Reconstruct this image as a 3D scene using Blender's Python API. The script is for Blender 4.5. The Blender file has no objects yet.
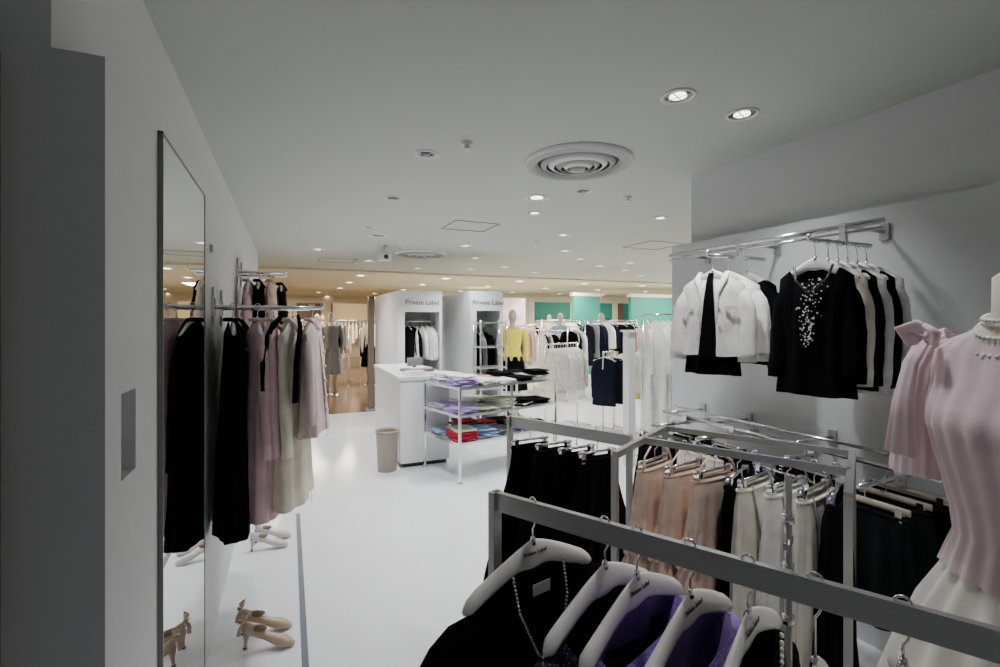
import bpy, math, random
from mathutils import Vector, Matrix
random.seed(7)
H=1.6; CEIL=2.65
# ---------------------------------------------------------------- materials
MC={}
def m_reg(n,m): MC[n]=m; return m
def mat(name,col,rough=.6,metal=0.,bump=0.,bscale=60.,var=.0,sheen=0.,emit=0.,alpha=1.,coat=0.,kind=None,spec=.5):
    if name in MC: return MC[name]
    m=bpy.data.materials.new(name); m.use_nodes=True
    nt=m.node_tree; b=nt.nodes['Principled BSDF']; L=nt.links
    c=(*col,1)
    b.inputs['Base Color'].default_value=c
    b.inputs['Roughness'].default_value=rough
    b.inputs['Metallic'].default_value=metal
    b.inputs['Specular IOR Level'].default_value=spec
    if sheen: b.inputs['Sheen Weight'].default_value=sheen
    if coat: b.inputs['Coat Weight'].default_value=coat
    if alpha<1: b.inputs['Alpha'].default_value=alpha
    if emit:
        b.inputs['Emission Color'].default_value=c
        b.inputs['Emission Strength'].default_value=emit
    tc=nt.nodes.new('ShaderNodeTexCoord')
    if kind=='sequin':
        vo=nt.nodes.new('ShaderNodeTexVoronoi'); vo.inputs['Scale'].default_value=bscale
        L.new(tc.outputs['Object'],vo.inputs['Vector'])
        rp=nt.nodes.new('ShaderNodeValToRGB'); L.new(vo.outputs['Distance'],rp.inputs[0])
        rp.color_ramp.elements[0].position=.12; rp.color_ramp.elements[0].color=(.6,.56,.7,1)
        rp.color_ramp.elements[1].position=.25; rp.color_ramp.elements[1].color=c
        L.new(rp.outputs[0],b.inputs['Base Color'])
        bp=nt.nodes.new('ShaderNodeBump'); bp.inputs['Strength'].default_value=.6; bp.inputs['Distance'].default_value=.004
        L.new(vo.outputs['Distance'],bp.inputs['Height']); L.new(bp.outputs[0],b.inputs['Normal'])
        return m_reg(name,m)
    if var or bump:
        no=nt.nodes.new('ShaderNodeTexNoise'); no.inputs['Scale'].default_value=bscale; no.inputs['Detail'].default_value=4
        L.new(tc.outputs['Object'],no.inputs['Vector'])
        if var:
            n2=nt.nodes.new('ShaderNodeTexNoise'); n2.inputs['Scale'].default_value=max(1.5,bscale*.1)
            L.new(tc.outputs['Object'],n2.inputs['Vector'])
            rp=nt.nodes.new('ShaderNodeValToRGB'); L.new(n2.outputs['Fac'],rp.inputs[0])
            rp.color_ramp.elements[0].position=.3; rp.color_ramp.elements[1].position=.7
            rp.color_ramp.elements[0].color=(*[max(0,x*(1-var)) for x in col],1)
            rp.color_ramp.elements[1].color=(*[min(1,x*(1+var)) for x in col],1)
            L.new(rp.outputs[0],b.inputs['Base Color'])
        if bump:
            bp=nt.nodes.new('ShaderNodeBump'); bp.inputs['Strength'].default_value=bump; bp.inputs['Distance'].default_value=.003
            L.new(no.outputs['Fac'],bp.inputs['Height']); L.new(bp.outputs[0],b.inputs['Normal'])
    return m_reg(name,m)
def fab(name,col,rough=.85,sheen=.0,var=.08,spec=.2): return mat('fabric_'+name,col,rough,bump=.35,bscale=220,var=var,sheen=sheen,spec=spec)

WALL=mat('wall_paint',(.70,.71,.72),.75,bump=.05,bscale=90)
CEILM=mat('ceiling_paint',(.53,.555,.50),.9,bump=.05,bscale=60)
WARMC=mat('warm_ceiling_paint',(.64,.60,.46),.9)
FLOORM=mat('white_floor',(.88,.885,.91),.13,bump=.015,bscale=6,var=.02,spec=.6)
BROWNF=mat('brown_polished_floor',(.22,.15,.10),.15,var=.3,bscale=20)
CHROME=mat('brushed_chrome',(.82,.82,.84),.15,.97)
STEEL=mat('satin_steel',(.52,.52,.51),.30,.8)
PLASTIC=mat('hanger_plastic',(.94,.92,.88),.3,coat=.3)
WHITEP=mat('white_laminate',(.84,.84,.84),.45,bump=.02,bscale=30)
GREYP=mat('grey_diffuser_ring',(.38,.39,.37),.6)
TRIMM=mat('grey_floor_strip',(.15,.18,.22),.4)
BLACK=fab('black',(.003,.003,.004),.95,spec=.08); BLACK2=fab('black_soft',(.006,.006,.008),.95,spec=.1)
NAVY=fab('navy',(.010,.012,.024),spec=.1); DGREEN=fab('dark_pleat',(.010,.012,.013),spec=.1)
WHITEF=fab('white',(.92,.91,.88)); CREAM=fab('cream',(.88,.82,.67)); IVORY=fab('ivory',(.90,.85,.73))
PINK=fab('pale_pink',(.82,.57,.62)); BEIGE=fab('beige',(.82,.63,.51)); GREY=fab('grey',(.25,.25,.26))
PURP=mat('fabric_purple_satin',(.30,.19,.52),.42,bump=.1,bscale=80,var=.12,sheen=.1)
SEQ=mat('fabric_purple_sequin',(.28,.17,.50),.35,bscale=120,kind='sequin')
SEQB=mat('fabric_black_sequin',(.012,.01,.02),.4,bscale=120,kind='sequin')
CHIF=mat('fabric_pink_chiffon',(.88,.68,.745),.7,bump=.2,bscale=150,sheen=.2,alpha=.88,var=.04)
TULLE=mat('fabric_white_tulle',(.90,.88,.80),.7,bump=.2,bscale=150,alpha=.85,var=.04)
PEARL=mat('pearl',(.85,.83,.78),.2,coat=.6)
TEAL=mat('teal_panel',(.015,.24,.20),.5)
LAMP=mat('lamp_glow',(1,.97,.9),.5,emit=5.); LAMPW=mat('warm_lamp_glow',(1,.87,.64),.5,emit=14.)
DARK=mat('dark_recess',(.05,.05,.05),.6); REFL=mat('lamp_reflector',(.40,.40,.40),.2,1.)
SKIN=mat('mannequin_skin',(.55,.49,.43),.5)
MIRR=mat('mirror_glass',(.84,.86,.85),.01,1.)
TEXTM=mat('sign_lettering',(.10,.10,.10),.5)

# ---------------------------------------------------------------- mesh builder
class MB:
    def __init__(s): s.v=[];s.f=[];s.m=[];s.s=[];s.mats=[]
    def mi(s,m):
        if m not in s.mats: s.mats.append(m)
        return s.mats.index(m)
    def add(s,vs,fs,m,sm=False,M=None):
        o=len(s.v); k=s.mi(m)
        for p in vs:
            p=Vector(p); s.v.append(M@p if M is not None else p)
        for f in fs: s.f.append([i+o for i in f]); s.m.append(k); s.s.append(sm)
    def box(s,c,d,m,M=None,rz=0):
        x,y,z=[a/2 for a in d]; R=Matrix.Rotation(rz,3,'Z'); C=Vector(c)
        vs=[C+R@Vector((a*x,b*y,e*z)) for a in(-1,1) for b in(-1,1) for e in(-1,1)]
        s.add(vs,[(0,1,3,2),(4,6,7,5),(0,4,5,1),(2,3,7,6),(0,2,6,4),(1,5,7,3)],m,False,M)
    def box2(s,a,b,m,M=None):
        s.box([(a[i]+b[i])/2 for i in range(3)],[abs(b[i]-a[i]) for i in range(3)],m,M)
    def bar(s,a,b,w,h,m,M=None):
        a=Vector(a);b=Vector(b);d=b-a
        s.box((a+b)/2,(d.length,w,h),m,M,rz=math.atan2(d.y,d.x))
    def loft(s,rings,m,M=None,c0=False,c1=False,closed=True,sm=True):
        n=len(rings[0]);vs=[p for r in rings for p in r];fs=[]
        for i in range(len(rings)-1):
            for j in range(n if closed else n-1):
                a=i*n+j;b=i*n+(j+1)%n
                fs.append((a,b,b+n,a+n))
        if c0: fs.append(tuple(range(n))[::-1])
        if c1: fs.append(tuple(range((len(rings)-1)*n,len(rings)*n)))
        s.add(vs,fs,m,sm,M)
    def tube(s,pts,r,m,M=None,seg=10,flat=1.,cap=True,ripple=0,nr=6):
        pts=[Vector(p) for p in pts];n=len(pts)
        if not isinstance(r,(list,tuple)): r=[r]*n
        T=[(pts[min(i+1,n-1)]-pts[max(i-1,0)]).normalized() for i in range(n)]
        up=Vector((0,1,0)) if abs(T[0].y)<.9 else Vector((1,0,0))
        N=(up-T[0]*up.dot(T[0])).normalized();rings=[]
        for i in range(n):
            N=(N-T[i]*N.dot(T[i])); N=N.normalized() if N.length>1e-5 else Vector((1,0,0))
            B=T[i].cross(N);ring=[]
            for j in range(seg):
                a=2*math.pi*j/seg; q=r[i]*(1+ripple*math.sin(nr*a+i*.5))
                ring.append(pts[i]+N*math.cos(a)*q*flat+B*math.sin(a)*q)
            rings.append(ring)
        s.loft(rings,m,M,cap,cap)
    def lathe(s,prof,c,m,M=None,seg=24,sm=True,sx=1,sy=1):
        C=Vector(c)
        s.loft([[C+Vector((r*sx*math.cos(2*math.pi*j/seg),r*sy*math.sin(2*math.pi*j/seg),z)) for j in range(seg)] for r,z in prof],m,M,sm=sm)
    def ball(s,c,r,m,M=None,seg=8,sz=1.,sx=1.,sy=1.):
        s.lathe([(max(1e-4,r*math.sin(math.pi*i/(seg//2+1))),-r*sz*math.cos(math.pi*i/(seg//2+1))) for i in range(seg//2+2)],c,m,M,seg,True,sx,sy)
    def build(s,name,parent=None):
        me=bpy.data.meshes.new(name); me.from_pydata([tuple(p) for p in s.v],[],s.f)
        for m in s.mats: me.materials.append(m)
        me.polygons.foreach_set('material_index',s.m); me.polygons.foreach_set('use_smooth',s.s)
        me.update(); o=bpy.data.objects.new(name,me); bpy.context.scene.collection.objects.link(o)
        if parent: o.parent=parent
        return o
def TM(x,y,z,yaw=0): return Matrix.Translation((x,y,z))@Matrix.Rotation(yaw,4,'Z')
def empty(name):
    o=bpy.data.objects.new(name,None); o.empty_display_size=.1; bpy.context.scene.collection.objects.link(o); return o
def text(txt,name,size,M,m,parent=None):
    cu=bpy.data.curves.new(name,'FONT'); cu.body=txt; cu.size=size; cu.extrude=.001; cu.align_x='CENTER'; cu.align_y='CENTER'
    cu.materials.append(m); o=bpy.data.objects.new(name,cu); bpy.context.scene.collection.objects.link(o)
    o.matrix_world=M@Matrix.Rotation(math.pi/2,4,'X')
    if parent: o.parent=parent
    return o
def interp(prof,r):
    for i in range(len(prof)-1):
        a,b=prof[i],prof[i+1]
        if r<=b[0]:
            t=(r-a[0])/(b[0]-a[0]+1e-9); t=t*t*(3-2*t)*.5+t*.5
            return [a[k]+(b[k]-a[k])*t for k in range(1,len(a))]
    return list(prof[-1][1:])
# ---------------------------------------------------------------- garments
def body(mb,M,m,z0,L,prof,neck=.07,scf=.06,scb=.02,slope=.08,fold=.008,nf=7,seg=48,rows=16,seed=0,off=0.):
    rnd=random.Random(seed);ph=rnd.uniform(0,6);ph2=rnd.uniform(0,6);hw0=prof[0][1]
    rings=[]
    for i in range(rows+1):
        r=i/rows; hw,hd=interp(prof,r); ring=[]
        for j in range(seg):
            th=2*math.pi*j/seg;c=math.cos(th);sn=math.sin(th)
            xt=abs(c)*hw0
            zt=z0-slope*(xt/hw0)**1.2
            if xt<neck: zt-=(scf if sn<0 else scb)*(1-(xt/neck)**2)**.6
            z=zt*(1-r)+(z0-L)*r
            e=.85
            x=hw*math.copysign(abs(c)**e,c); y=hd*math.copysign(abs(sn)**e,sn)
            a=fold*min(1,r*1.6)*(math.sin(nf*th+ph+r*1.2)+.5*math.sin((2*nf+1)*th+ph2-r*2))+off
            q=fold*.5*r*math.sin(5*th+ph2)
            ring.append((x+a*c*.8,y+a*sn*1.2,z+q*.6))
        rings.append(ring)
    mb.loft(rings,m,M)
def sleeve(mb,M,m,side,hw,z0,slope,L,r0=.055,r1=.04,out=.045,fwd=-.02,seed=0,flat=.7):
    rnd=random.Random(seed+side)
    zs=z0-slope-.035; o=out+rnd.uniform(-.012,.012)
    pts=[];rs=[];n=10
    for i in range(n):
        t=i/(n-1)
        pts.append((side*(hw-.045+(o+.01)*math.sin(min(1.57,t*3.2))*.8+o*.2*t),fwd*t*1.2,zs+.018-L*t**1.15))
        rs.append((r0+(r1-r0)*t)*(1+.05*math.sin(i*2.3+seed))*(0.45 if i==0 else .85 if i==1 else 1))
    mb.tube(pts,rs,m,M,seg=16,flat=flat,ripple=.07,nr=5)
def hanger(mb,M,drop=.105,w=.2,barh=.05,slope=.085,wood=None,fat=1.):
    pm=wood or PLASTIC
    pts=[(0,0,-drop),(0,0,-barh-.022),(0,-.006,-barh-.012),(0,-.012,-barh+.004),(0,-.012,-.004)]
    for i in range(1,8):
        a=math.pi*i/8; pts.append((0,-.012*math.cos(a),-.004+.012*math.sin(a)))
    pts+= [(0,.012,-.006),(0,.013,-.022)]
    mb.tube(pts,.0024,CHROME,M,seg=8)
    mb.tube([(0,0,-drop+.012),(0,0,-drop-.006)],[.006,.009],CHROME,M,seg=10)
    rings=[];n=28
    for i in range(n+1):
        x=-w+2*w*i/n;u=abs(x)/w
        z=-drop-.012-slope*u**1.25
        hh=(.016+.007*(1-u)+.006*math.exp(-(u/.15)**2))*fat; ty=.0065+.011*u**1.5
        z-=(hh-.02)
        if i in(0,n): hh*=.35;ty*=.4
        if i in(1,n-1): hh*=.8
        rings.append([(x,ty*math.cos(a),z+hh*math.sin(a)) for a in [2*math.pi*k/12 for k in range(12)]])
    mb.loft(rings,pm,M,True,True)
def clip_hanger(mb,M,drop=.09,w=.15,barh=.05,wood=None):
    pts=[(0,0,-drop),(0,0,-barh-.012),(0,-.012,-barh),(0,-.012,-.004)]
    for i in range(1,6):
        a=math.pi*i/6; pts.append((0,-.012*math.cos(a),-.004+.012*math.sin(a)))
    pts+=[(0,.012,-.02)]
    mb.tube(pts,.0022,CHROME,M,seg=6)
    mb.tube([(-w,0,-drop),(w,0,-drop)],.006 if not wood else .013,wood or CHROME,M,seg=8,flat=.6 if wood else 1)
    for sx in(-1,1): mb.box((sx*w*.78,0,-drop-.018),(.022,.022,.05),CHROME,M)
SH=[(0,.195,.016),(.12,.200,.045),(.4,.185,.06),(.7,.185,.065),(1,.205,.075)]
def flap(mb,M,m,L,z0,prof,xa,xb,off=.008,rows=8,za=.0):
    A=[]
    for i in range(rows+1):
        t=i/rows; r=za+(1-za)*t; hw,hd=interp(prof,r); z=z0-L*r-.01
        x0,x1=xa(t),xb(t); row=[]
        for k in range(5):
            x=x0+(x1-x0)*k/4; yy=hd*math.sqrt(max(0.05,1-(x/hw)**2))**.85+off
            row.append((x,-yy,z))
        A.append(row)
    mb.loft(A,m,M,closed=False)
def clothes_row(name,p0,p1,z,n,Lr,pal,legs=True,shoulder=True,seed=1):
    mb=MB();rnd=random.Random(seed);p0=Vector((*p0,0));p1=Vector((*p1,0));d=p1-p0;yaw=math.atan2(d.y,d.x)+math.pi/2
    mb.tube([p0+Vector((0,0,z)),p1+Vector((0,0,z))],.013,CHROME,seg=8)
    if legs:
        q=Vector((-d.y,d.x,0)).normalized()*.25
        for p in(p0,p1):
            mb.tube([p+Vector((0,0,.03)),p+Vector((0,0,z+.01))],.013,CHROME,seg=8)
            mb.bar(p-q+Vector((0,0,.02)),p+q+Vector((0,0,.02)),.03,.03,CHROME)
    for i in range(n):
        t=(i+.6)/(n+.2); p=p0+d*t; M=TM(p.x,p.y,z+.013,yaw+rnd.uniform(-.3,.3)); m=rnd.choice(pal); L=rnd.uniform(*Lr); k=rnd.uniform(.8,1.05)
        mb.tube([(0,0,-.08),(0,0,0)],.003,CHROME,M,seg=6)
        if shoulder:
            pr=[(a,b*k,c*.8) for a,b,c in SH]
            mb.tube([(-.16,0,-.14),(0,0,-.08),(.16,0,-.14)],.008,PLASTIC,M,seg=6)
            body(mb,M,m,-.07,L,pr,seg=20,rows=7,seed=i+seed,fold=.008,nf=5)
            if rnd.random()<.7:
                for s_ in(-1,1): sleeve(mb,M,m,s_,pr[0][1],-.07,.08,min(L*.8,.5),.05,.035,seed=i)
        else:
            clip_hanger(mb,M,barh=.02,drop=.07)
            body(mb,M,m,-.09,L,[(0,.15,.012),(.5,.18,.03),(1,.22,.05)],neck=.001,scf=0,scb=0,slope=0,seg=24,rows=7,seed=i,nf=8,fold=.01)
    return mb.build(name)

# ================================================================ ROOM
mb=MB(); mb.box2((-.6,-2.3,-.1),(16,8.6,0),FLOORM); mb.box2((2.2,8.6,-.1),(16,15,0),FLOORM); mb.build('floor')
mb=MB(); mb.box2((-6,8.6,-.1),(2.2,26,0),BROWNF); mb.box2((2.2,15,-.1),(18,26,0),BROWNF); mb.build('floor_corridor')
mb=MB(); mb.box2((-.6,-2.3,CEIL),(16,10.4,CEIL+.1),CEILM); mb.build('ceiling')
mb=MB(); mb.box2((-6,10.4,CEIL-.04),(18,26,CEIL+.1),WARMC); mb.build('ceiling_corridor')
XL=-.35;ny0,ny1,nz0,nz1=1.355,1.47,1.23,1.43
mb=MB()
mb.box2((-.52,1.25,0),(XL,ny0,2.15),WALL); mb.box2((-.52,ny1,0),(XL,8.4,2.15),WALL)
mb.box2((-.52,ny0,0),(XL,ny1,nz0),WALL); mb.box2((-.52,ny0,nz1),(XL,ny1,2.15),WALL); mb.box2((-.52,ny0,nz0),(XL-.05,ny1,nz1),WALL)
mb.box2((-.52,1.25,2.15),(-.437,8.4,CEIL),WALL)
mb.build('wall_left')
mb=MB(); mb.box2((-.64,1.17,0),(-.512,1.248,2.12),mat('door_frame_paint',(.42,.38,.30),.5)); mb.build('trim_1')
mb=MB(); mb.box2((-.8,1.17,2.12),(-.522,1.248,CEIL),WALL); mb.build('wall_front')
mb=MB(); mb.box2((2.62,-2.3,0),(2.71,2.76,2.15),WALL); mb.box2((2.71,-2.3,0),(2.82,2.66,CEIL),WALL); mb.build('wall_right')
mb=MB(); mb.box2((-.6,-2.4,0),(2.82,-2.3,CEIL),WALL); mb.build('wall_rear')
mb=MB(); mb.box2((.058,0,0),(.088,4.3,.003),TRIMM); mb.build('trim_2')
mb=MB(); mb.box2((XL+.001,1.694,.06),(XL+.012,2.465,2.145),MIRR)
FR=mat('mirror_frame',(.25,.25,.25),.4,.8)
for a,b in(((1.688,.05),(1.694,2.155)),((2.465,.05),(2.471,2.155))):
    mb.box2((XL,a[0],a[1]),(XL+.014,b[0],b[1]),FR)
mb.box2((XL,1.688,2.145),(XL+.014,2.471,2.152),FR); mb.box2((XL,1.688,.045),(XL+.014,2.471,.06),FR)
mb.build('wall_mirror')
mb=MB()
mb.lathe([(.001,.012),(.018,.012),(.022,0)],(0,0,0),GREYP,Matrix.Translation((XL,2.72,1.95))@Matrix.Rotation(math.pi/2,4,'Y'),seg=20); mb.build('wall_cap')

# ---------------------------------------------------------------- ceiling fixtures
def vent(x,y,R):
    mb=MB(); z=CEIL
    mb.lathe([(R,z-.001),(R,z-.012),(R*.95,z-.026)],(x,y,0),WHITEP,seg=48)
    mb.lathe([(R*.95,z-.026),(R*.80,z-.034),(R*.76,z-.012),(R*.74,z-.004)],(x,y,0),GREYP,seg=48)
    for k,(a,b) in enumerate(((.68,.60),(.54,.46),(.40,.32),(.27,.2))):
        mb.lathe([(R*a,z-.012-.004*k),(R*a,z-.016-.004*k),(R*b,z-.034-.006*k),(R*b*.96,z-.030-.006*k),(R*a*.95,z-.010-.004*k)],(x,y,0),GREYP if k%2==0 else WHITEP,seg=40)
    mb.lathe([(R*.15,z-.045),(R*.15,z-.055),(.001,z-.06)],(x,y,0),GREYP,seg=24)
    mb.lathe([(R*.76,z-.003),(.001,z-.003)],(x,y,0),mat('vent_dark',(.05,.05,.05),.8),seg=40,sm=False)
    mb.build('ceiling_air_vent')
vent(1.76,2.71,.36); vent(1.92,7.45,.40)
def downlight(x,y,r,on=True,warm=False):
    mb=MB(); z=CEIL-(.04 if y>10.4 else 0)
    mb.lathe([(r,z-.0005),(r,z-.006),(r*.88,z-.010),(r*.82,z-.002)],(x,y,0),WHITEP,seg=24)
    mb.lathe([(r*.82,z-.002),(r*.45,z-.0015)],(x,y,0),REFL,seg=24)
    mb.lathe([(r*(.55 if warm else .5),z-.004),(.001,z-.004)],(x,y,0),(LAMPW if warm else LAMP) if on else DARK,seg=20,sm=False)
    if not warm: # cross baffle blades in the aperture
        for a in(.4,1.97): mb.box((x,y,z-.006),(r*1.5,.006,.006),CHROME,rz=a)
    mb.build('ceiling_downlight')
DL=[(1.67,1.72,.08),(2.116,1.74,.08),(.80,2.96,.075),(.82,4.14,.075),(1.95,3.64,.11),(2.19,3.29,.07),(2.21,4.17,.08),(3.5,3.85,.08),(1.02,6.06,.11),(.835,5.57,.07),
(3.83,6.25,.09),(3.5,6.52,.07),(2.29,6.39,.09),(5.54,7.75,.1),(5.75,7.1,.1),(3.92,8.65,.1),(3.43,9.3,.1),(.4,7.6,.09),(1.3,8.7,.1),(4.6,5.8,.08),(4.6,7.0,.08),(6.5,8.2,.1),(2.9,7.6,.09),(3.1,5.1,.08),(7.6,9.0,.1),(5.0,9.4,.1),(2.4,9.6,.1)]
for i,(x,y,r) in enumerate(DL): downlight(x,y,r,on=(i not in(2,3,5,8,9,11,19)))
for x in range(-3,17,2):
    for y in(11.2,13.4,15.9,18.6,21.5): downlight(x+.5*(int(y)%2),y,.14,True,True)
def sprinkler(x,y):
    mb=MB(); mb.lathe([(.035,CEIL),(.035,CEIL-.01),(.015,CEIL-.015),(.015,CEIL-.035),(.028,CEIL-.037),(.028,CEIL-.04),(.001,CEIL-.045)],(x,y,0),WHITEP,seg=16); mb.build('ceiling_sprinkler')
sprinkler(.97,2.68); sprinkler(2.64,3.3); sprinkler(1.5,6.9); sprinkler(3.0,5.6)
def hatch(x,y,s,rz=0):
    mb=MB(); M=TM(x,y,CEIL-.003,rz);t=.012
    for a in(-1,1):
        mb.box((a*s/2,0,0),(t,s+t,.006),mat('hatch_trim',(.2,.2,.19),.6),M); mb.box((0,a*s/2,0),(s,t,.006),MC['hatch_trim'],M)
    mb.build('ceiling_access_hatch')
hatch(1.86,5.05,.5); hatch(4.7,5.3,.6); hatch(.79,8.9,.6)
mb=MB(); mb.tube([(1.25,6.9,CEIL),(1.25,6.9,CEIL-.12)],.02,WHITEP); mb.box((1.25,6.9,CEIL-.16),(.16,.22,.09),WHITEP); mb.tube([(1.25,6.79,CEIL-.16),(1.25,6.75,CEIL-.17)],.03,DARK); mb.build('security_camera')

# ================================================================ LEFT WALL COATS
def hook_arm(mb,y,z,x0,x1):
    mb.tube([(x0,y,z),(x1,y,z)],.011,CHROME,seg=10); mb.tube([(x1,y,z),(x1,y,z+.03)],.009,CHROME,seg=8)
    mb.box((x0+.006,y,z),(.012,.05,.09),CHROME); mb.box((x0+.006,y,z-.0),(.010,.03,.2),STEEL)
for y,z,x1 in((2.78,1.665,.17),(3.1,1.665,.12),(4.05,1.96,-.02),(4.35,1.96,-.02)):
    mb=MB(); hook_arm(mb,y,z,XL+.001,x1); mb.build('hanging_rod')
def coat(name,x,y,z,yaw,m,L,k=1.,thick=1.,collar=None,sl=.58,trim=None,buttons=False):
    mb=MB(); M=TM(x,y,z+.012,yaw); pr=[(a,b*k,c*thick) for a,b,c in [(0,.19,.022),(.06,.195,.048),(.35,.178,.062),(.7,.195,.075),(1,.225,.09)]]
    hanger(mb,M,drop=.07,barh=.015,w=.17)
    body(mb,M,m,-.07,L,pr,neck=.06,scf=.07,scb=.01,seed=int(x*100),fold=.010,nf=6)
    for s_ in(-1,1): sleeve(mb,M,m,s_,pr[0][1],-.07,.08,sl,.048,.040,seed=int(x*50)+s_,flat=.62)
    cm=collar or m
    pts=[(.062*math.cos(a),.036*math.sin(a),-.075-.05*max(0,-math.sin(a))) for a in [math.pi*2*i/20 for i in range(21)]]
    mb.tube(pts,.010,cm,M,seg=8)
    flap(mb,M,trim or m,L,-.1,pr,lambda t:-.012,lambda t:.012,off=.012)
    if buttons:
        for i in range(6): mb.ball((.0,-(interp(pr,.15+i*.13)[1]+.016),-.1-L*(.12+i*.13)),.009,PEARL,M,8)
    return mb.build(name)
coat('black_coat',-.252,2.72,1.665,math.pi/2+.12,BLACK,1.03,buttons=True,thick=.85)
coat('pink_coat',-.145,2.77,1.665,math.pi/2+.15,PINK,.98,thick=.95)
coat('pink_coat',-.07,2.79,1.665,math.pi/2-.05,PINK,.95,thick=.6)
coat('cream_coat',.02,2.76,1.665,math.pi/2-.25,CREAM,.94,thick=.95)
mb=MB(); M=TM(.02,2.76,1.6,math.pi/2-.25)
for s_,L in((-1,.40),(1,.34)):
    mb.tube([(-.05,s_*.04,0.02),(-.11,s_*.065,-.03),(-.17,s_*.075,-.10),(-.22,s_*.075,-.22),(-.225,s_*.07,-L)],[.015,.022,.026,.028,.03],BLACK,M,seg=12,flat=.5,ripple=.1)
mb.build('black_scarf')
coat('pale_pink_jacket',.12,2.79,1.665,math.pi/2-.2,fab('shell_pink',(.84,.68,.66)),.60,thick=.75,sl=.44,buttons=True)
coat('black_coat',-.25,3.1,1.665,math.pi/2,BLACK2,.98,thick=.8)
coat('beige_coat',-.12,3.1,1.665,math.pi/2,BEIGE,.9)
coat('white_coat',.0,3.1,1.665,math.pi/2,IVORY,.9)
for i,(x,m) in enumerate(((-.27,PINK),(-.2,BLACK),(-.12,BEIGE),(-.05,BLACK))):
    coat(('pink_jacket','black_jacket','beige_jacket','black_jacket')[i],x,4.05 if i<3 else 4.35,1.96,math.pi/2,m,.62,thick=.7,sl=.5)
def shoe(mb,M,m,bow=True):
    rings=[]
    P=[(0,.075,.125,.012),(.015,.070,.130,.024),(.05,.062,.112,.029),(.10,.042,.080,.024),(.15,.014,.062,.029),(.18,.004,.056,.037),(.205,.003,.046,.034),(.225,.003,.032,.022),(.24,.004,.020,.008)]
    for x,b,t,w in P:
        ring=[]
        for k in range(14):
            a=2*math.pi*k/14; zz=(b+t)/2+(t-b)/2*math.sin(a); ring.append((x-.12,w*math.cos(a)*(1 if math.sin(a)<0 else .85),zz))
        rings.append(ring)
    mb.loft(rings,m,M,True,True)
    mb.ball((-.06,0,.095),.026,mat('shoe_lining',(.22,.15,.10),.7),M,12,.6,2.0,.8)
    mb.tube([(-.105,0,.085),(-.108,0,.04),(-.112,0,0)],[.020,.009,.006],m,M,seg=10)
    mb.tube([(-.112,0,.006),(-.112,0,0)],.009,DARK,M,seg=10)
    if bow:
        for s_ in(-1,1):
            mb.tube([(-.118,0,.132),(-.128,s_*.02,.15),(-.12,s_*.042,.152),(-.12,s_*.02,.136),(-.118,0,.130)],[.005,.010,.013,.010,.004],m,M,seg=8,flat=.5)
            mb.tube([(-.12,0,.13),(-.132,s_*.012,.105),(-.135,s_*.02,.075)],[.004,.008,.010],m,M,seg=8,flat=.4)
SHM=mat('beige_satin',(.50,.37,.27),.35,sheen=.3); SHW=mat('silver_leather',(.60,.57,.54),.35)
for nm,x,y,yaw,m,bw in(('beige_heel_shoe',-.085,2.60,-.30,SHM,1),('beige_heel_shoe',-.10,2.74,-.15,SHM,1),('silver_heel_shoe',-.12,3.72,-.1,SHW,0),('silver_heel_shoe',-.10,3.86,.0,SHW,0),('white_heel_shoe',-.1,4.5,0,SHW,0)):
    mb=MB(); shoe(mb,TM(x,y,0.003,yaw),m,bw); mb.build(nm)

# ================================================================ RIGHT WALL
XR=2.30; YA,YB=1.36,1.91
mb=MB(); z=2.022
mb.tube([(XR,1.20,z),(XR,2.44,z)],.013,CHROME)
for y in(2.42,YA,YB): mb.tube([(XR,y,z),(2.62,y,z)],.009,CHROME,seg=8); mb.box((2.612,y,z),(.014,.04,.08),STEEL)
mb.tube([(XR,1.20,z-.03),(XR,2.44,z-.03)],.007,CHROME)
AZ=1.94
for y in(YA,YB):
    mb.tube([(2.06,y,AZ+.008),(2.5,y,AZ+.008)],.010,CHROME); mb.tube([(2.06,y,AZ+.008),(2.06,y,AZ+.035)],.008,CHROME); mb.box((XR,y,z-.035),(.025,.025,.10),CHROME)
mb.build('clothes_rail')
RY=-math.pi/2
def top(name,x,y,z,yaw,m,L,k=1.,sl=.3,scf=.1,neck=.09,thick=1.,extra=None,drop=.09,barh=.02,slope=.08,r0=.055,r1=.045,fold=.008,out=.05,low=0.,hw=None,fat=1.):
    mb=MB(); M=TM(x,y,z+.012,yaw); pr=[(a,b*k,c*thick) for a,b,c in SH]
    hanger(mb,M,drop=drop,barh=barh,w=hw or .175*k,slope=slope,fat=fat)
    body(mb,M,m,-drop-low,L,pr,neck=neck,scf=scf,scb=.02,seed=int(abs(x*90+y*40)),fold=fold,slope=slope)
    if sl:
        for s_ in(-1,1): sleeve(mb,M,m,s_,pr[0][1],-drop-low,slope,sl,r0,r1,seed=int(x*50+y*9),out=out)
    if extra: extra(mb,M,pr,drop,L)
    return mb.build(name)
def white_front(mb,M,pr,d,L):
    flap(mb,M,BLACK,L*.98,-d,pr,lambda t:-.014-.035*t,lambda t:.014+.035*t,off=.010)
    body(mb,M,BLACK,-d-.03,L+.07,[(a,b*.84,c*.8) for a,b,c in pr],neck=.11,scf=.12,seed=4)
    for s_ in(-1,1):
        mb.tube([(s_*.07,.01,-d-.005),(s_*.07,-.035,-d-.04),(s_*.038,-.06,-d-.12),(s_*.04,-.075,-d-L+.02)],[.012,.018,.014,.008],WHITEF,M,seg=10,flat=.4)
        mb.box((s_*.11,-.066,-d-.2),(.06,.008,.018),WHITEF,M); mb.ball((s_*.052,-.082,-d-.17),.006,PEARL,M); mb.ball((s_*.055,-.086,-d-.27),.006,PEARL,M)
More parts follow.
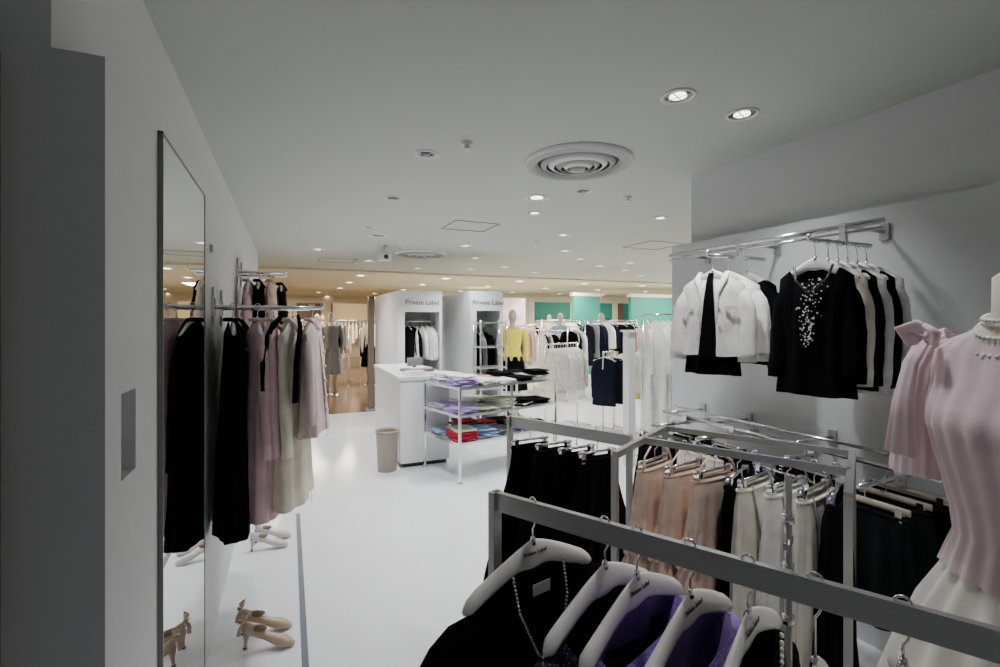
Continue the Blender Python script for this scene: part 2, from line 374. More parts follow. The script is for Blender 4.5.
top('white_jacket',2.09,YB-.01,AZ,RY+.42,WHITEF,.45,sl=.38,scf=.04,neck=.07,extra=white_front,k=.82,out=.055,r0=.045,r1=.045)
top('white_jacket',2.22,YB,AZ,RY+.3,WHITEF,.44,sl=.38,scf=.04,neck=.07,k=.82,r0=.045,r1=.045)
top('black_jacket',2.36,YB,AZ,RY+.1,BLACK,.50,sl=.42,scf=.05,k=.85,r0=.045)
def bead_front(mb,M,pr,d,L):
    rnd=random.Random(3)
    for i in range(140):
        t=rnd.random(); x=rnd.gauss(0,.026)*(1.15-t*.8); r=.13+t*.55
        hw,hd=interp(pr,r); yy=hd*math.sqrt(max(.05,1-(x/hw)**2))**.85+.010
        mb.ball((x,-yy,-d-.02-L*r*.9),rnd.uniform(.002,.0042),PEARL,M,6)
    for k in(-1,1): mb.tube([(k*.075,-.02,-d-.03),(k*.06,-.04,-d-.09),(0,-.065,-d-.15)],.005,SEQB,M,seg=6)
top('black_beaded_blouse',2.07,YA-.02,AZ,RY+.2,BLACK,.58,sl=.42,scf=.09,neck=.085,k=.73,r0=.040,r1=.052,extra=bead_front,out=.03)
for i,(x,m,nm,L) in enumerate(((2.19,IVORY,'white_blouse',.54),(2.26,BLACK,'black_blouse',.56),(2.33,WHITEF,'white_blouse',.58),(2.40,BLACK,'black_blouse',.56),(2.47,WHITEF,'white_blouse',.52))):
    top(nm,x,YA,AZ,RY+.12-.03*i,m,L,sl=.44,scf=.06,k=.76,r0=.042,r1=.038,out=.03,thick=.7)
mb=MB()
for y in(1.62,1.70): mb.box((2.615,y,1.36),(.006,.035,.06),mat('tag_card',(.45,.45,.45),.6)); mb.tube([(2.612,y,1.39),(2.6,y,1.46)],.001,DARK,seg=4)
mb.build('price_tags')
zl=.985
mb=MB(); mb.tube([(XR,1.0,zl),(XR,2.5,zl)],.013,CHROME); mb.tube([(XR+.1,1.0,zl+.03),(XR+.1,2.5,zl+.03)],.008,CHROME)
for y in(1.02,1.6,2.1,2.46): mb.tube([(XR,y,zl),(2.62,y,zl)],.009,CHROME,seg=8); mb.box((2.612,y,zl),(.014,.04,.08),STEEL)
for y in(1.14,1.5,1.95,2.3): mb.tube([(2.02,y,zl-.03),(2.5,y,zl-.03)],.010,CHROME); mb.box((XR,y,zl-.015),(.03,.03,.06),CHROME)
mb.build('clothes_rail')
WOOD=mat('light_wood_hanger',(.62,.56,.46),.4)
def skirt(name,x,y,z,yaw,m,L,w0=.15,w1=.22,hd0=.012,hd1=.05,fold=.014,nf=12,wood=None,frill=None,barh=.02,drop=.07,extra=None):
    mb=MB(); M=TM(x,y,z+.012,yaw)
    clip_hanger(mb,M,barh=barh,drop=drop,wood=wood,w=w0)
    body(mb,M,m,-drop-.02,L,[(0,w0,hd0),(.12,w0*1.04,hd0*1.8),(.6,(w0+w1)/2,hd1*.8),(1,w1,hd1)],neck=.001,scf=0,scb=0,slope=.0,fold=fold,nf=nf,seed=int(abs(x*70+y*30)),seg=72,rows=18)
    mb.tube([(w0*math.cos(a),(hd0+.004)*math.sin(a),-drop-.03) for a in [2*math.pi*i/24 for i in range(25)]],.006,frill or m,M,seg=6)
    if frill:
        for q in(.45,.75):
            body(mb,M,m,-drop-.02-L*q,L*.28,[(0,w0+(w1-w0)*q+.0,hd1*q*1.1+.01),(1,w0+(w1-w0)*q+.04,hd1*q*1.3+.03)],neck=.001,scf=0,scb=0,slope=0,fold=.014,nf=14,seed=7,seg=80,rows=6)
    if extra: extra(mb,M)
    return mb.build(name)
for i,(x,y,m,L) in enumerate(((2.06,1.14,DGREEN,.42),(2.2,1.14,DGREEN,.44),(2.34,1.14,BLACK,.46),(2.08,1.5,NAVY,.5),(2.25,1.5,BLACK,.5),(2.05,1.95,IVORY,.42),(2.14,1.95,BLACK,.5),(2.26,1.95,NAVY,.5),(2.06,2.3,BLACK,.5),(2.2,2.3,GREY,.5),(2.34,2.3,BLACK,.5))):
    skirt({id(IVORY):'ivory_skirt',id(GREY):'grey_skirt',id(BLACK):'black_skirt',id(NAVY):'navy_skirt'}.get(id(m),'dark_pleated_skirt'),x,y,zl-.03,RY,m,L,wood=WOOD if i<3 else None,nf=14)

# ================================================================ FLOOR RACKS
u=Vector((.483,-.875,0)); v=Vector((.875,.483,0)); UY=math.atan2(.483,.875)
BZ=1.10
def Z(p,z): return Vector((p.x,p.y,z))
A0=Vector((.525,1.225,0)); A1=A0+u*1.45
mb=MB(); mb.bar(Z(A0,BZ),Z(A1,BZ),.016,.05,STEEL)
for p in(A0,A1):
    mb.box((p.x,p.y,(BZ+.025)/2),(.02,.035,BZ+.025),STEEL,rz=UY+math.pi/2)
    mb.bar(Z(p-v*.25,.02),Z(p+v*.25,.02),.05,.03,STEEL)
mb.bar(Z(A0,.12),Z(A1,.12),.016,.03,STEEL)
p=A0+u*.70+v*.028
mb.tube([Z(p,0),Z(p,1.30)],.0065,STEEL,seg=14)
for zz in(1.02,1.12,1.215): mb.tube([Z(p,zz-.008),Z(p,zz+.008)],.011,CHROME,seg=14)
mb.bar(Z(p-v*.03,1.17),Z(p+v*.02,1.17),.012,.012,CHROME)
mb.build('clothing_rack')
def chain(mb,M,pts,r=.005,m=PEARL,step=.012):
    pts=[Vector(q) for q in pts]
    for a,b in zip(pts[:-1],pts[1:]):
        n=max(1,int((b-a).length/step))
        for i in range(n): mb.ball(a+(b-a)*i/n,r,m,M,6)
def ex_chain(mb,M,pr,d,L):
    for s_ in(-1,1): chain(mb,M,[(s_*.085,-.025,-d-.06),(s_*.08,-.045,-d-.14),(s_*.04,-.065,-d-.24),(0,-.07,-d-.28)],.0042,CHROME,.009)
    mb.box((.03,.0,-d-.13),(.06,.002,.03),mat('garment_label',(.4,.4,.42),.6),M)
def ex_seq(mb,M,pr,d,L):
    flap(mb,M,SEQ,L*.5,-d-.11,pr,lambda t:-.17+.04*t,lambda t:.17-.04*t,off=.010,rows=8,za=.05)
def ex_pearl(mb,M,pr,d,L):
    for k in(0,1): chain(mb,M,[(x,-.03-.03*(1-abs(x)/.13),-d-.075-(.08+.02*k)*(1-(x/.13)**2)) for x in [(-.13+.26*i/14) for i in range(15)]],.0048,PEARL,.011)
spec=[(.126,BLACK,'black_blouse',ex_chain,-.28,.13,.32,.215),(.329,SEQB,'black_sequin_blouse',None,-.18,.14,.12,.21),(.407,SEQ,'purple_sequin_blouse',ex_seq,-.15,.14,.2,.21),(.523,PURP,'purple_satin_blouse',ex_seq,-.15,.14,.2,.21),(.634,BLACK2,'black_blouse',ex_pearl,-.1,.14,.2,.21),(.745,WHITEF,'white_blouse',None,.0,.09,.3,.17),(.869,IVORY,'ivory_blouse',None,.0,.14,.2,.2)]
for s_,m,nm,ex,tw,neck,sl,hw in spec:
    p=A0+u*s_; q=s_==.745
    o=top(nm,p.x,p.y,BZ+.016,UY+tw,m,.6,sl=sl,scf=.13,neck=neck,drop=.108 if not q else .16,barh=.052,extra=ex,slope=.095,fold=.016,out=.13 if s_<.2 else .05,k=1.12,low=.04,hw=hw,fat=1.35,r0=.07 if s_<.2 else .055)
    if s_ in(.126,.407,.523,.634):
        text('Private Label','hanger_lettering',.015,TM(p.x,p.y,BZ+.016+.012-.108-.024,UY+tw)@Matrix.Translation((0,-.0095,0)),TEXTM,o)
B0=Vector((1.004,2.154,0)); B1=Vector((1.29,1.60,0))
mb=MB(); mb.bar(Z(B0,BZ),Z(B1,BZ),.016,.05,STEEL)
for p in(B0,B1):
    mb.box((p.x,p.y,(BZ+.025)/2),(.016,.035,BZ+.025),STEEL,rz=UY+math.pi/2)
    mb.bar(Z(p-v*.22,.02),Z(p+v*.22,.02),.05,.03,STEEL)
mb.build('clothing_rack')
for s_,m in((.12,BLACK),(.25,BLACK2),(.37,BLACK),(.47,BLACK2)):
    p=B0+u*s_; skirt('black_skirt',p.x,p.y,BZ+.016,UY-.45,m,.62,w0=.10,w1=.25,barh=.052,drop=.10,nf=6,hd1=.05,fold=.014)
P0=Vector((1.107,1.455,0)); P1=P0+u*.70; P2=P0+v*.56; P3=P1+v*.56
mb=MB()
mb.bar(Z(P0,BZ),Z(P2,BZ),.022,.026,STEEL); mb.bar(Z(P1,BZ),Z(P3,BZ),.022,.026,STEEL)
C0=(P0+P2)/2; C1=(P1+P3)/2
mb.bar(Z(C0,BZ),Z(C1,BZ),.016,.026,STEEL); mb.bar(Z(P2,BZ),Z(P3,BZ),.018,.022,STEEL)
for p in(P0,P1,P2,P3): mb.box((p.x,p.y,BZ/2),(.022,.022,BZ),STEEL,rz=UY)
for a,b in((P0,P2),(P1,P3)): mb.bar(Z(a,.10),Z(b,.10),.025,.025,STEEL)
mb.build('clothing_rack')
def ribbon(mb,M):
    for s_ in(-1,1):
        mb.tube([(s_*.06,-.02,-.10),(s_*.065,-.04,-.2),(s_*.05,-.055,-.36)],[.005,.007,.006],GREY,M,seg=6,flat=.4)
        mb.tube([(s_*.10,0,-.04),(s_*.11,-.015,-.1)],.003,GREY,M,seg=6)
def strap(mb,M):
    for s_ in(-1,1): mb.tube([(s_*.03,0,-.03),(s_*.09,-.01,-.06),(s_*.11,-.015,-.11)],.004,BEIGE,M,seg=6)
for i,(s_,m,tw) in enumerate(((.05,BEIGE,-.2),(.17,BEIGE,-.35),(.28,BEIGE,-.4),(.36,BLACK,-.1),(.42,IVORY,-.3),(.52,WHITEF,-.4),(.60,IVORY,-.3),(.66,BLACK2,-.1))):
    p=C0+u*s_; skirt({id(BEIGE):'beige_ruffle_skirt',id(BLACK):'black_skirt',id(BLACK2):'black_skirt',id(IVORY):'ivory_skirt',id(WHITEF):'white_skirt'}[id(m)],p.x,p.y,BZ+.004,UY+tw,m,.42 if m is BEIGE else .6,w0=.12,w1=.20,barh=.035,drop=.085,nf=8,hd0=.018,hd1=.045,fold=.011,frill=BEIGE if m is BEIGE else None,extra=ribbon if m in(WHITEF,IVORY) else strap if m is BEIGE else None)

# ================================================================ DRESS FORM
def dress_form():
    par=empty('dress_form'); cx,cy=1.405,.465
    M=TM(cx,cy,0,math.atan2(-.95,-.3)); seg=120
    def rings(lst,nf=9,ph=0):
        out=[]
        for z,hw,hd,fy,a in lst:
            out.append([((hw+a*(math.sin(nf*t+ph+z*4)+.4*math.sin(2.0*nf*t+1+z*9)))*math.copysign(abs(math.cos(t))**.9,math.cos(t)),fy+(hd+a*math.sin(nf*t+ph+z*4))*math.copysign(abs(math.sin(t))**.9,math.sin(t)),z) for t in [2*math.pi*k/seg for k in range(seg)]])
        return out
    mb=MB(); FB=mat('form_linen',(.70,.66,.57),.8,bump=.4,bscale=250)
    mb.loft(rings([(1.70,.045,.045,.0,0),(1.69,.055,.055,0,0),(1.62,.056,.056,0,0),(1.59,.068,.062,.0,0),(1.575,.10,.068,0,0),(1.555,.15,.073,0,0),(1.52,.175,.075,0,0),(1.46,.17,.09,0,0),(1.37,.15,.115,-.015,0),(1.25,.13,.095,0,0),(1.12,.115,.085,0,0),(1.0,.15,.1,0,0),(.9,.16,.11,0,0)]),FB,M,True,True)
    mb.lathe([(.03,1.70),(.035,1.715),(.02,1.74),(.001,1.75)],(0,0,0),WOOD,M)
    mb.build('torso',par)
    mb=MB(); mb.tube([(0,0,.02),(0,0,.92)],.014,CHROME,M); mb.lathe([(.001,.03),(.15,.02),(.16,0)],(0,0,0),CHROME,M,seg=32); mb.build('stand',par)
    mb=MB()
    mb.loft(rings([(1.56,.130,.078,0,.001),(1.545,.158,.080,0,.001),(1.53,.178,.086,0,.002),(1.46,.178,.10,0,.003),(1.41,.170,.122,-.010,.003),(1.37,.162,.13,-.015,.003),(1.31,.152,.122,-.010,.003),(1.25,.142,.110,-.005,.003),(1.18,.130,.10,0,.003),(1.13,.124,.096,0,.003),(1.09,.138,.105,0,.004),(1.05,.15,.115,0,.005)],nf=23),CHIF,M)
    for s_ in(-1,1):
        mb.tube([(s_*.15,0,1.55),(s_*.175,-.01,1.535),(s_*.197,-.015,1.48),(s_*.207,-.02,1.40),(s_*.210,-.02,1.31),(s_*.212,-.02,1.22)],[.035,.048,.052,.055,.059,.064],CHIF,M,seg=90,flat=.9,ripple=.05,nr=17,cap=False)
        mb.tube([(s_*.14,-.06,1.565),(s_*.165,-.085,1.585),(s_*.19,-.09,1.575),(s_*.18,-.085,1.55),(s_*.145,-.07,1.555)],[.008,.018,.022,.018,.006],CHIF,M,seg=14,flat=.5,ripple=.1)
        mb.tube([(s_*.14,-.06,1.56),(s_*.125,-.095,1.58),(s_*.105,-.10,1.57),(s_*.12,-.09,1.55),(s_*.14,-.07,1.555)],[.008,.016,.020,.016,.006],CHIF,M,seg=14,flat=.5,ripple=.1)
        mb.tube([(s_*.145,-.075,1.56),(s_*.16,-.105,1.50),(s_*.17,-.118,1.40),(s_*.172,-.122,1.28)],[.010,.016,.022,.034],CHIF,M,seg=30,flat=.4,ripple=.12)
        mb.ball((s_*.142,-.075,1.562),.013,CHIF,M,12)
    mb.build('pink_chiffon_blouse',par)
    mb=MB()
    mb.loft(rings([(1.10,.12,.09,0,.002),(1.05,.143,.108,0,.004),(.95,.19,.15,0,.008),(.8,.24,.20,0,.010),(.65,.28,.24,0,.012),(.5,.30,.26,0,.014)],nf=19),TULLE,M)
    mb.loft(rings([(1.10,.115,.085,0,.002),(.95,.17,.13,0,.008),(.75,.19,.16,0,.010),(.55,.21,.18,0,.012)],nf=13,ph=1),WHITEF,M)
    mb.build('white_tulle_skirt',par)
    mb=MB()
    for k,(rx,dz) in enumerate(((.068,.0),(.082,.02),(.10,.04))):
        n=46
        for i in range(n):
            a=2*math.pi*i/n; mb.ball((rx*math.cos(a),(.066+.008*k)*math.sin(a)-.004,1.612-dz*.8-(dz+.015)*max(0,-math.sin(a))),.0055,PEARL,M,8)
    mb.build('pearl_necklace',par)
dress_form()

# ================================================================ CENTRE
mb=MB()
mb.box2((1.10,5.15,.05),(1.65,6.75,.95),WHITEP); mb.box2((1.08,5.13,.95),(1.67,6.77,.985),WHITEP); mb.box2((1.13,5.19,0),(1.63,6.72,.05),DARK)
mb.build('sales_counter')
mb=MB(); M=TM(1.42,5.7,.985,.3); mb.box((0,0,.015),(.3,.3,.03),GREY,M); mb.box((0,.05,.11),(.20,.03,.10),GREYP,M); mb.tube([(0,.06,.02),(0,.06,.12)],.02,DARK,M); mb.box((.0,-.08,.04),(.26,.12,.02),WHITEP,M); mb.build('cash_register')
mb=MB(); M=TM(1.3,5.35,.985,0); mb.box((0,0,.012),(.21,.3,.024),WHITEF,M); mb.box((.02,.01,.03),(.19,.26,.012),PINK,M); mb.build('paper_stack')
par=empty('display_partition'); mb=MB()
def cab(x0,x1,y0,y1,h,oz,lz,depth):
    mb.box2((x0,y0,0),(x0+.10,y1,h),WHITEP); mb.box2((x1-.04,y0,0),(x1,y1,h),WHITEP)
    mb.box2((x0+.10,y0,oz),(x1-.04,y0+.05,h),WHITEP)
    if lz: mb.box2((x0+.10,y0,0),(x1-.04,y0+.05,lz),WHITEP)
    mb.box2((x0+.10,y0+depth,0),(x1-.04,y0+depth+.04,h),WALL); mb.box2((x0,y0,h),(x1,y1,h+.03),WHITEP)
    text('Private Label','sign_lettering',.10,TM((x0+x1)/2+.03,y0-.004,h-.14),TEXTM,par)
cab(1.463,2.13,7.0,9.0,2.0,1.72,.7,.55); cab(2.46,2.99,6.67,8.0,2.0,1.74,0,.6)
mb.box2((2.13,7.9,0),(2.46,8.0,2.0),WHITEP)
mb.build('partition_panels',par)
clothes_row('hanging_clothes',(1.62,7.2),(2.05,7.2),1.58,6,(.5,.65),[BLACK,WHITEF,BLACK2,WHITEF],legs=False,seed=5)
clothes_row('hanging_clothes',(2.60,6.95),(2.92,6.95),1.5,5,(.5,.65),[BLACK,WHITEF,CREAM,GREY],legs=False,seed=6)
GL=mat('glass_shelf',(.62,.68,.66),.1)
mb=MB()
for x in(2.50,2.9):
    for y in(6.35,6.63): mb.tube([(x,y,0),(x,y,1.6)],.012,CHROME,seg=8)
for zz in(.3,.6,.9,1.2,1.55):
    mb.box2((2.49,6.34,zz),(2.91,6.64,zz+.02),GL)
mb.build('chrome_shelf_unit')
def fold_pile(mb,x,y,z,rz,n,pal,rnd,w=.24,d=.28,M=None,jit=.25):
    zz=z
    for i in range(n):
        h=rnd.uniform(.012,.026); ww=w*rnd.uniform(.9,1.1); dd=d*rnd.uniform(.9,1.1); rr=rz+rnd.uniform(-jit,jit); m=rnd.choice(pal); R=Matrix.Rotation(rr,3,'Z')
        rings=[]
        for q,(sx,e) in enumerate(((.0,.15),(.02,.9),(.25,1),(.5,1.05),(.75,1),(.98,.9),(1,.15))):
            ring=[]
            for k in range(12):
                a=2*math.pi*k/12; yy=dd/2*math.copysign(abs(math.cos(a))**.4,math.cos(a)); zq=h/2+h/2*e*math.copysign(abs(math.sin(a))**.7,math.sin(a))
                p=R@Vector(((sx-.5)*ww,yy,0)); ring.append((x+p.x,y+p.y,zz+zq))
            rings.append(ring)
        mb.loft(rings,m,M,True,True); zz+=h*1.02
    return zz
LIL=fab('lilac',(.50,.36,.70)); RED=fab('crimson',(.5,.03,.06)); SAGE=fab('sage',(.50,.54,.38)); SKY=fab('light_blue',(.35,.48,.68)); YEL=fab('yellow',(.88,.76,.10)); ROSE=fab('rose',(.75,.35,.42))
ta=math.atan2(.246,.969)
T0=Vector((1.52,4.41,0)); tW,tD=1.3,.69
MT=TM(T0.x,T0.y,0,ta)
mb=MB()
for lx in(0,tW/2,tW):
    for ly in(0,tD):
        if lx==tW/2 and ly==tD: continue
        mb.box((lx,ly,.475),(.022,.022,.95),CHROME,MT); mb.box((lx,ly,.01),(.05,.05,.02),CHROME,MT)
for zz in(.93,.66,.39):
    mb.box((tW/2,tD/2,zz),(tW,tD,.012),GL,MT)
    for ly in(0,tD): mb.box((tW/2,ly,zz),(tW,.02,.025),CHROME,MT)
    for lx in(0,tW): mb.box((lx,tD/2,zz),(.02,tD,.025),CHROME,MT)
mb.build('display_table')
mb=MB(); rnd=random.Random(11)
pals=[[LIL,WHITEF,LIL,WHITEF,ROSE],[LIL,SAGE,WHITEF,CREAM,ROSE],[RED,SKY,GREY,LIL,BLACK,SAGE]]
for lvl,zz in enumerate((.938,.668,.398)):
    for i in range(5):
        for j in range(2):
            pal=pals[lvl]; c=[pal[(i+j)%len(pal)],pal[(i+j)%len(pal)],rnd.choice(pal)]
            if i>=3 and lvl<2: c=[BLACK,BLACK,WHITEF]
            fold_pile(mb,.14+.25*i,.17+.34*j,zz,0,rnd.randint(2,5),c,rnd,M=MT,w=.22,jit=.4)
mb.build('folded_clothes')
mb=MB(); mb.lathe([(.001,.0),(.095,0),(.10,.01),(.118,.40),(.122,.405),(.122,.43),(.112,.43),(.108,.40),(.095,.05),(.001,.04)],(.965,5.17,0),mat('bin_plastic',(.36,.31,.25),.5),seg=32)
mb.tube([(.965+.12*math.cos(a),5.17+.12*math.sin(a),.41) for a in [2*math.pi*i/32 for i in range(33)]],.006,GREY,seg=6); mb.build('waste_bin')
def mannequin(name,x,y,yaw,topm,botm,skirtl=.5,head=True,pants=False):
    mb=MB(); M=TM(x,y,0,yaw)
    for s_ in(-1,1):
        mb.tube([(s_*.09,0,.92),(s_*.095,-.01,.7),(s_*.085,-.01,.5),(s_*.08,.015,.3),(s_*.075,.02,.09)],[.085,.075,.052,.05,.034],botm if pants else SKIN,M,seg=12)
        mb.tube([(s_*.075,.04,.06),(s_*.078,-.04,.05),(s_*.08,-.15,.02)],[.035,.035,.02],DARK,M,seg=10)
        mb.tube([(s_*.17,0,1.44),(s_*.20,.0,1.38),(s_*.225,.0,1.25),(s_*.235,.01,1.12),(s_*.23,-.05,.98),(s_*.22,-.09,.88)],[.045,.052,.048,.042,.036,.025],topm,M,seg=10)
        mb.tube([(s_*.22,-.09,.89),(s_*.218,-.105,.84),(s_*.212,-.11,.79)],[.022,.03,.012],SKIN,M,seg=8,flat=.5)
    mb.lathe([(.001,1.60),(.045,1.60),(.05,1.5),(.09,1.47)],(0,0,0),SKIN,M,seg=14)
    R=[(1.49,.08,.06),(1.46,.15,.08),(1.42,.185,.095),(1.3,.165,.11),(1.12,.135,.095),(1.0,.165,.12),(.93,.18,.125)]
    mb.loft([[(a*math.cos(t),b*math.sin(t),z) for t in [2*math.pi*k/20 for k in range(20)]] for z,a,b in R],topm,M,True,True)
    if not pants:
        mb.loft([[((a+.012*math.sin(8*t))*math.cos(t),(b+.012*math.sin(8*t))*math.sin(t),z) for t in [2*math.pi*k/40 for k in range(40)]] for z,a,b in((1.0,.165,.12),(.85,.2,.15),(.95-skirtl,.26,.22))],botm,M)
    if head:
        mb.ball((0,-.01,1.66),.085,SKIN,M,14,1.35,.85,1.); mb.tube([(0,-.09,1.66),(0,-.105,1.64)],[.008,.012],SKIN,M,seg=6)
    mb.lathe([(.001,.012),(.17,.012),(.18,0)],(0,0,0),CHROME,M,seg=24)
    return mb.build(name)
mannequin('yellow_top_mannequin',3.4,7.2,-.3,YEL,BLACK)
for nm,x,y,a,b,p in (('grey_dress_mannequin',.75,14.6,GREY,WHITEF,0),('dark_dress_mannequin',1.0,16.4,BLACK,CREAM,0),('black_coat_mannequin',.2,14.0,BLACK2,BLACK,1),('white_top_mannequin',1.9,12.2,WHITEF,BLACK,0),('blue_top_mannequin',6.3,10.5,SKY,BLACK,1),('white_top_mannequin',8.2,12.4,WHITEF,GREY,0),('rose_top_mannequin',4.9,11.2,ROSE,BLACK,0),('white_top_mannequin',5.6,13.4,WHITEF,BLACK,1),('grey_dress_mannequin',7.4,13.0,GREY,GREY,0),('beige_top_mannequin',-.5,14.5,BEIGE,BLACK,0),('dark_dress_mannequin',6.9,9.6,BLACK,GREY,0),('dark_dress_mannequin',9.6,9.4,NAVY,BLACK,0),('dark_dress_mannequin',4.1,10.4,BLACK,BLACK,1),('grey_dress_mannequin',.85,10.9,GREY,GREY,0)):
    mannequin(nm,x,y,-.3,a,b,pants=bool(p))
W1=[WHITEF,IVORY,WHITEF,CREAM,WHITEF]; D1=[BLACK,NAVY,GREY,BLACK2]; MIX=[WHITEF,BLACK,BEIGE,GREY,PINK,IVORY,NAVY,SAGE,BLACK2]
clothes_row('clothes_rack',(3.35,6.0),(4.05,6.25),1.25,12,(.45,.65),W1,seed=21)
clothes_row('clothes_rack',(4.45,5.6),(5.05,5.6),1.2,13,(.5,.75),W1+[YEL],seed=22)
clothes_row('clothes_rack',(4.02,5.55),(4.28,5.65),1.15,5,(.6,.7),[BLACK,NAVY,BLACK2],seed=23)
clothes_row('clothes_rack',(2.85,8.6),(3.6,8.8),1.3,8,(.5,.7),MIX,seed=24)
mb=MB(); mb.box2((3.38,4.2,0),(3.47,4.3,1.47),WHITEP); mb.box2((3.36,4.18,1.47),(3.49,4.32,1.49),WHITEP); mb.build('display_post')
clothes_row('tall_dress_rack',(3.66,4.3),(4.35,4.15),1.66,8,(1.15,1.3),[WHITEF,IVORY,WHITEF],seed=31)
k=40
for x,y,x2,y2 in((5.5,8.2,6.7,8.2),(5.2,9.6,6.2,9.6),(7.4,9.0,8.6,9.0),(7.2,10.6,8.8,10.6),(9.4,10.2,10.8,10.2),(6,12.4,7.2,12.4),(8.6,13.2,10.4,13.2),(11,12.2,12.8,12.2),(4.0,12.8,4.8,12.8),(-.4,12.6,.2,12.6),(1.8,13.6,3.2,13.6),(-1.5,15.2,.5,15.2),(1.4,16.2,3.0,16.2),(-.4,10.4,-.3,11.6),(2.6,10.6,3.6,10.6),(6.9,7.2,7.9,7.4),(-.6,17.6,1.2,17.6),(3.6,14.6,5.2,14.6),(8,14.9,9.6,14.9),(10.6,14.8,12.4,14.8),(4.4,9.3,4.9,9.3),(.1,11.9,1.3,11.9),(.9,13.4,1.5,13.4),(4.9,7.9,5.3,8.1),(6.2,11.3,7.4,11.3),(5.0,10.3,6.0,10.3),(3.0,12.0,3.9,12.0)):
    k+=1; clothes_row('clothes_rack',(x,y),(x2,y2),1.35+.12*(k%3),int((abs(x2-x)+abs(y2-y))*9),(.5,.85),random.choice([MIX,W1+[BLACK],D1+[WHITEF],MIX]),seed=k)
CREW=mat('cream_shop_wall',(.72,.67,.56),.7); DW=mat('dark_wood',(.12,.07,.045),.4)
def far_wall(name,x0,x1,y,panels,seed,cols):
    mb=MB(); mb.box2((x0,y,0),(x1,y+.1,CEIL-.04),CREW)
    rn=random.Random(seed); x=x0+.3
    while x<x1-1.2:
        w=rn.uniform(.9,1.8); m=rn.choice(panels)
        mb.box2((x,y-.04,1.6),(x+w,y,2.3),m)
        for zz in(1.5,1.1,.7):
            mb.box2((x,y-.32,zz),(x+w,y,zz+.03),WHITEP)
            q=x+.15
            while q<x+w-.1:
                fold_pile(mb,q,y-.16,zz+.03,0,rn.randint(2,5),cols,rn,.2,.2); q+=rn.uniform(.25,.4)
        mb.box2((x-.04,y-.3,0),(x,y,2.3),WHITEP if rn.random()<.5 else DW)
        x+=w+rn.uniform(.05,.6)
    return mb.build(name)
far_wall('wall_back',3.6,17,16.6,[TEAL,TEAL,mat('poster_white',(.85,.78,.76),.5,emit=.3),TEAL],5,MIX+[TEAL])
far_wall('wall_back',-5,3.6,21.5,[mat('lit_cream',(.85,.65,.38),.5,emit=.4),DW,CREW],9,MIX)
mb=MB(); mb.box2((3.5,16.5,0),(3.6,21.6,CEIL-.04),CREW); mb.build('wall_back')
mb=MB(); mb.box2((15.9,2,0),(16,16.6,CEIL),CREW)
for y in range(3,16): mb.box2((15.8,y,1.5),(15.9,y+.8,2.35),TEAL if y%2 else CREW)
mb.build('wall_far_right')
mb=MB(); mb.box2((-3.2,8.4,0),(-3.1,21.5,CEIL),CREW)
for y in range(9,21,2): mb.box2((-3.1,y,.4),(-3.0,y+1.4,2.2),DW if y%4==1 else CREW)
mb.build('wall_far_left')
mb=MB(); mb.box2((1.30,8.72,0),(1.40,8.82,2.02),mat('bronze_column',(.20,.16,.12),.25,.6)); mb.box2((1.26,8.68,0),(1.44,8.86,.03),STEEL); mb.build('bronze_stand')
mb=MB()
for x0,x1,y in((7.6,8.5,11.9),(9.5,12.0,11.7),(5.0,5.6,14.0)):
    mb.box2((x0,y,0),(x1,y+.12,2.30),TEAL); mb.box2((x0-.05,y-.02,2.30),(x1+.05,y+.14,2.40),CREW)
    mb.box2((x0+.1,y-.35,.9),(x1-.1,y,.93),WHITEP)
mb.build('teal_shelving')
mb=MB(); mb.box2((5.3,12.0,0),(5.35,12.05,2.2),DARK); mb.box2((5.9,12.0,0),(5.95,12.05,2.2),DARK); mb.box2((5.2,11.97,1.1),(6.05,12.05,2.2),mat('poster_print',(.80,.62,.62),.5,var=.3,bscale=30,emit=.25)); mb.build('poster_stand')

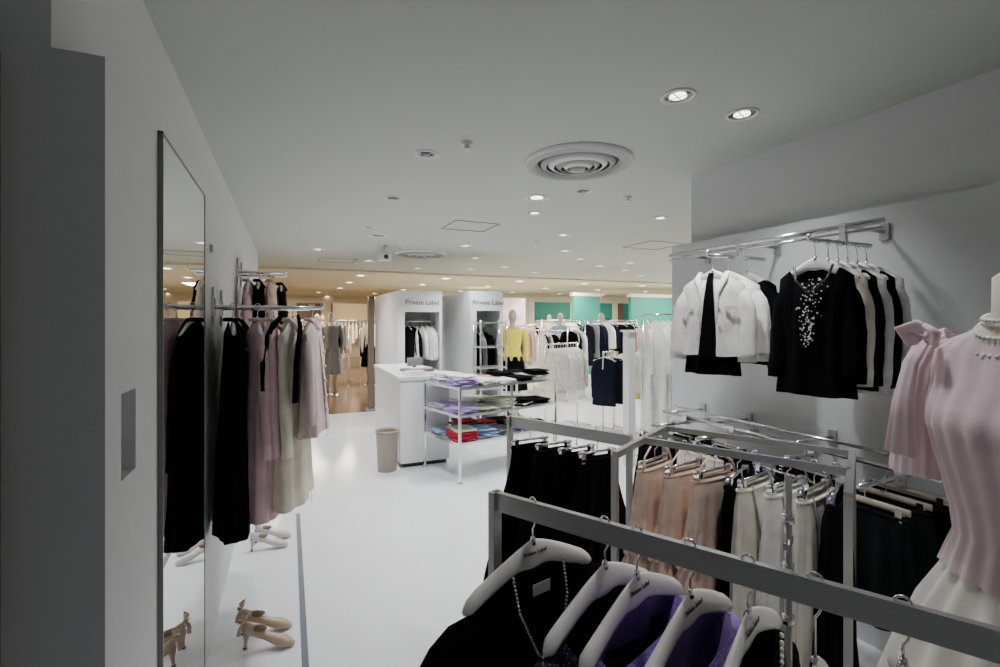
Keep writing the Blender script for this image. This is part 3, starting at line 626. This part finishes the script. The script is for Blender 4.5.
# ================================================================ LIGHTS
def spot(x,y,z,P,col=(1,.96,.9),ang=130,r=.06,blend=.8):
    l=bpy.data.lights.new('downlight_or_fill_lamp','SPOT'); l.energy=P; l.color=col; l.spot_size=math.radians(ang); l.spot_blend=blend; l.shadow_soft_size=r
    o=bpy.data.objects.new('downlight_or_fill_lamp',l); o.location=(x,y,z); bpy.context.scene.collection.objects.link(o); return o
for x,y,P,a in((1.67,1.72,50,110),(2.116,1.74,36,110),(1.25,.75,34,100),(.80,2.96,74,98),(.82,4.14,118,100),(1.95,3.64,90,110),(2.21,4.17,70,110),(1.02,6.06,155,110),(3.5,3.85,100,115),(2.29,6.39,125,110),(3.83,6.25,120,115),(5.6,7.4,140,120),(3.6,8.9,130,120),(.6,7.8,130,120),(4.6,5.8,105,115),(1.5,-1.0,10,110)):  # last entry is an unseen fill behind the camera, added for reflections
    spot(x,y,CEIL-.03,P,(.97,.98,1),a)
def area(x,y,z,sx,sy,P,col):
    l=bpy.data.lights.new('shop_area_fill','AREA'); l.shape='RECTANGLE'; l.size=sx; l.size_y=sy; l.energy=P; l.color=col
    o=bpy.data.objects.new('shop_area_fill',l); o.location=(x,y,z); bpy.context.scene.collection.objects.link(o)
W=(1,.83,.60); W2=(1,.91,.76)
for x,y,P,c in((-1,11.5,110,W),(1,15,150,W),(3.4,11.6,140,W2),(7,11.2,180,W2),(10.5,10.5,150,W2),(0,19,140,W),(8,7,100,W2),(11,6,80,W2),(6,14.5,160,W2),(11,14.5,140,W2),(13.5,10,90,W2)):  # warm area fills, added to make the distant shop bright
    area(x,y,CEIL-.1,1.6,1.2,P,c)
w=bpy.data.worlds.new('World'); bpy.context.scene.world=w; w.use_nodes=True
w.node_tree.nodes['Background'].inputs[0].default_value=(.95,.97,1,1); w.node_tree.nodes['Background'].inputs[1].default_value=.08
# ================================================================ CAMERA
cd=bpy.data.cameras.new('Camera'); cam=bpy.data.objects.new('Camera',cd); bpy.context.scene.collection.objects.link(cam)
cam.location=(0,0,H); cam.rotation_euler=(math.pi/2,0,-math.radians(23.8)); cd.sensor_width=36; cd.lens=17.28; cd.shift_y=-.0135; cd.clip_start=.05
bpy.context.scene.camera=cam
